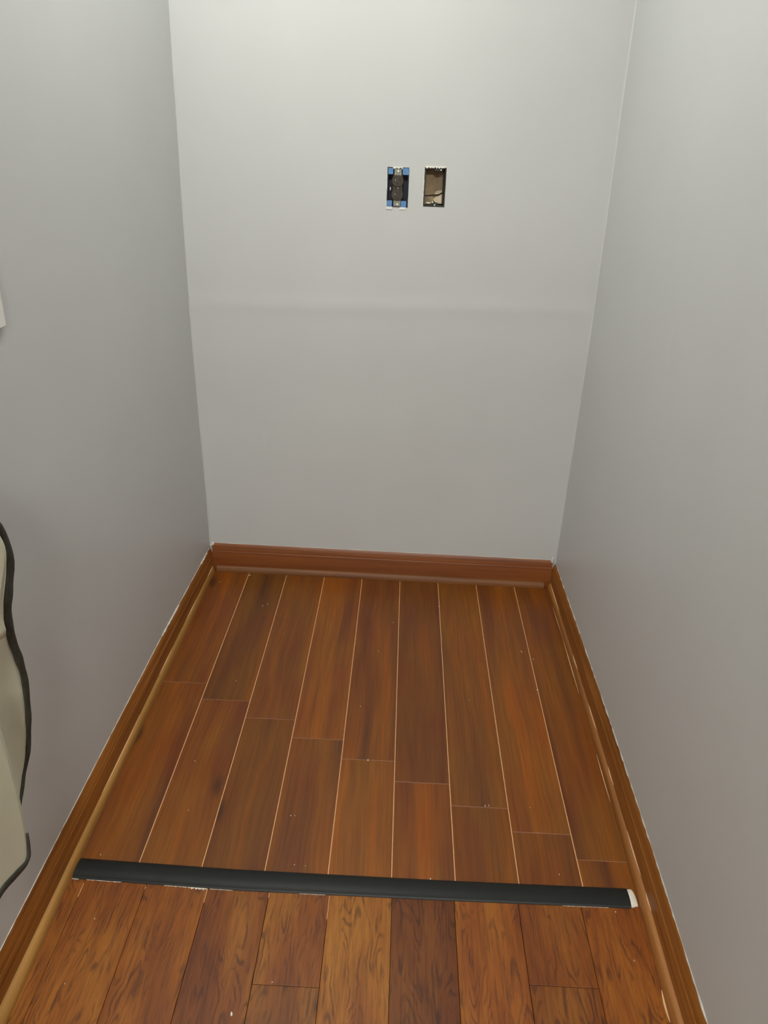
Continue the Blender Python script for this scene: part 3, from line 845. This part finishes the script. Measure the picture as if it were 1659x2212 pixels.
# ------------------------------------------------------------------ ceiling lamp (above the frame)
def lathe(name, prof, mat, parent, seg=40):
    bm = bmesh.new()
    rings = [[(r * math.cos(2 * math.pi * k / seg), r * math.sin(2 * math.pi * k / seg), z) for k in range(seg)] for r, z in prof]
    loft(bm, rings); return obj_bm(name, bm, mat, parent, smooth=True)
def ceiling_lamp(pos, rad, strength, label):
    lp = empty('ceiling_lamp', pos); tag(lp, label, 'lamp')
    k = rad / 0.165
    lathe('rim', [(0.165 * k, -0.0005), (0.165 * k, -0.022), (0.150 * k, -0.026), (0.150 * k, -0.0005)], WHITE, lp)
    gm, nt, b = new_mat('lamp_glass')
    b.inputs['Base Color'].default_value = (0.9, 0.9, 0.88, 1)
    tc = N(nt, 'ShaderNodeTexCoord'); nn = noise(nt, tc.outputs['Object'], 3.0, 1)
    rr = ramp(nt, [(0.0, tuple(c * 0.97 for c in LAMP_COLOR) + (1,)), (1.0, LAMP_COLOR + (1,))])
    L(nt, nn.outputs[0], rr.inputs[0]); L(nt, rr.outputs[0], b.inputs['Emission Color'])
    b.inputs['Emission Strength'].default_value = strength
    lathe('diffuser', [(r * k, z) for r, z in ((0.149, -0.012), (0.148, -0.030), (0.135, -0.048), (0.10, -0.062), (0.05, -0.070), (0.002, -0.072))], gm, lp)
for (pos, rad, st), lab in zip(LAMPS, ('round flush ceiling lamp over the wood floor of the alcove', 'large round ceiling lamp in the wider room')):
    if st > 0: ceiling_lamp(pos, rad, st, lab)

# ------------------------------------------------------------------ paint flecks
def fleck(x, y, l, w, ang, seed, z=0.0):
    rnd = random.Random(seed); bm = bmesh.new()
    n = 6; lo, hi = [], []
    for k in range(n):
        a = 2 * math.pi * k / n; f = rnd.uniform(0.7, 1.2)
        lo.append((l / 2 * math.cos(a) * f, w / 2 * math.sin(a) * f, 0.0)); hi.append((l / 2 * math.cos(a) * f * 0.8, w / 2 * math.sin(a) * f * 0.8, 0.0009 * rnd.uniform(0.7, 1.3)))
    loft(bm, [lo, hi])
    o = obj_bm('paint_fleck', bm, CAULK)
    o.location = (x, y, z + 0.0001); o.rotation_euler = (0, 0, ang)
    o['label'] = 'tiny pale paint fleck lying on the wood planks'; o['category'] = 'paint fleck'; o['group'] = 'paint flecks on the floor'
    return o
FL = [(-0.0845, -0.0574, 6, 2), (0.0936, -0.1783, 9, 1.6), (0.0800, -0.1900, 11, 1.2), (0.4151, -0.6453, 4, 1.6), (0.0741, -0.5657, 3, 2), (0.0395, -0.8678, 3.5, 2), (0.0627, -1.0142, 6, 1.2),
      (0.2858, -1.0153, 4, 2), (0.2947, -1.0147, 3.5, 1.5), (0.8883, -0.5420, 7, 4), (0.8965, -0.4038, 5, 2), (0.8676, -0.3703, 14, 1.6), (0.7113, -0.9605, 5, 2.2), (0.7197, -0.9586, 5, 2),
      (0.5855, -1.1570, 4, 3), (0.4443, -0.8371, 3, 6), (-0.0422, -1.2815, 2.5, 2), (-0.0482, -1.4050, 3, 1.6), (0.2469, -1.4402, 8, 4), (0.3059, -1.3832, 3, 1.5), (0.811, -0.9594, 2.5, 1.5), (0.8463, -1.1309, 3, 1.5),
      (0.9516, -1.3076, 4, 1.5), (0.311, -1.140, 3.5, 1.5), (0.3334, -1.142, 3, 1.5), (0.6336, -0.1458, 6, 2), (0.4904, -0.2498, 3, 2), (0.9409, -1.2100, 3, 2), (-0.0831, -1.1400, 3, 1.5), (0.005, -0.006, 4, 5), (0.452, -0.40, 3, 2), (0.70, -0.60, 2.5, 1.5)]
OWN = {9: 'largest pale paint chip, lying on the last plank seam by the bare side wall', 11: 'long thin paint shaving lying on a plank near the bare side wall',
       12: 'tiny pale fleck, one of two side by side on a plank end joint', 13: 'tiny pale fleck, one of two side by side on a plank end joint',
       14: 'pale paint crumb touching the far edge of the black threshold strip', 18: 'large pale paint chip on the rustic grained planks before the black strip',
       29: 'pale paint chip where a plank seam meets the shoe moulding of the end wall'}
for i, (x, y, l, w) in enumerate(FL):
    ang = math.pi / 2 + random.uniform(-0.4, 0.4)
    o = fleck(x, y, l * 0.001, w * 0.001, ang if w < l else 0.1, 100 + i)
    if i in OWN: o['label'] = OWN[i]
    if i in (12, 13): o['group'] = 'two flecks side by side on a plank end joint'
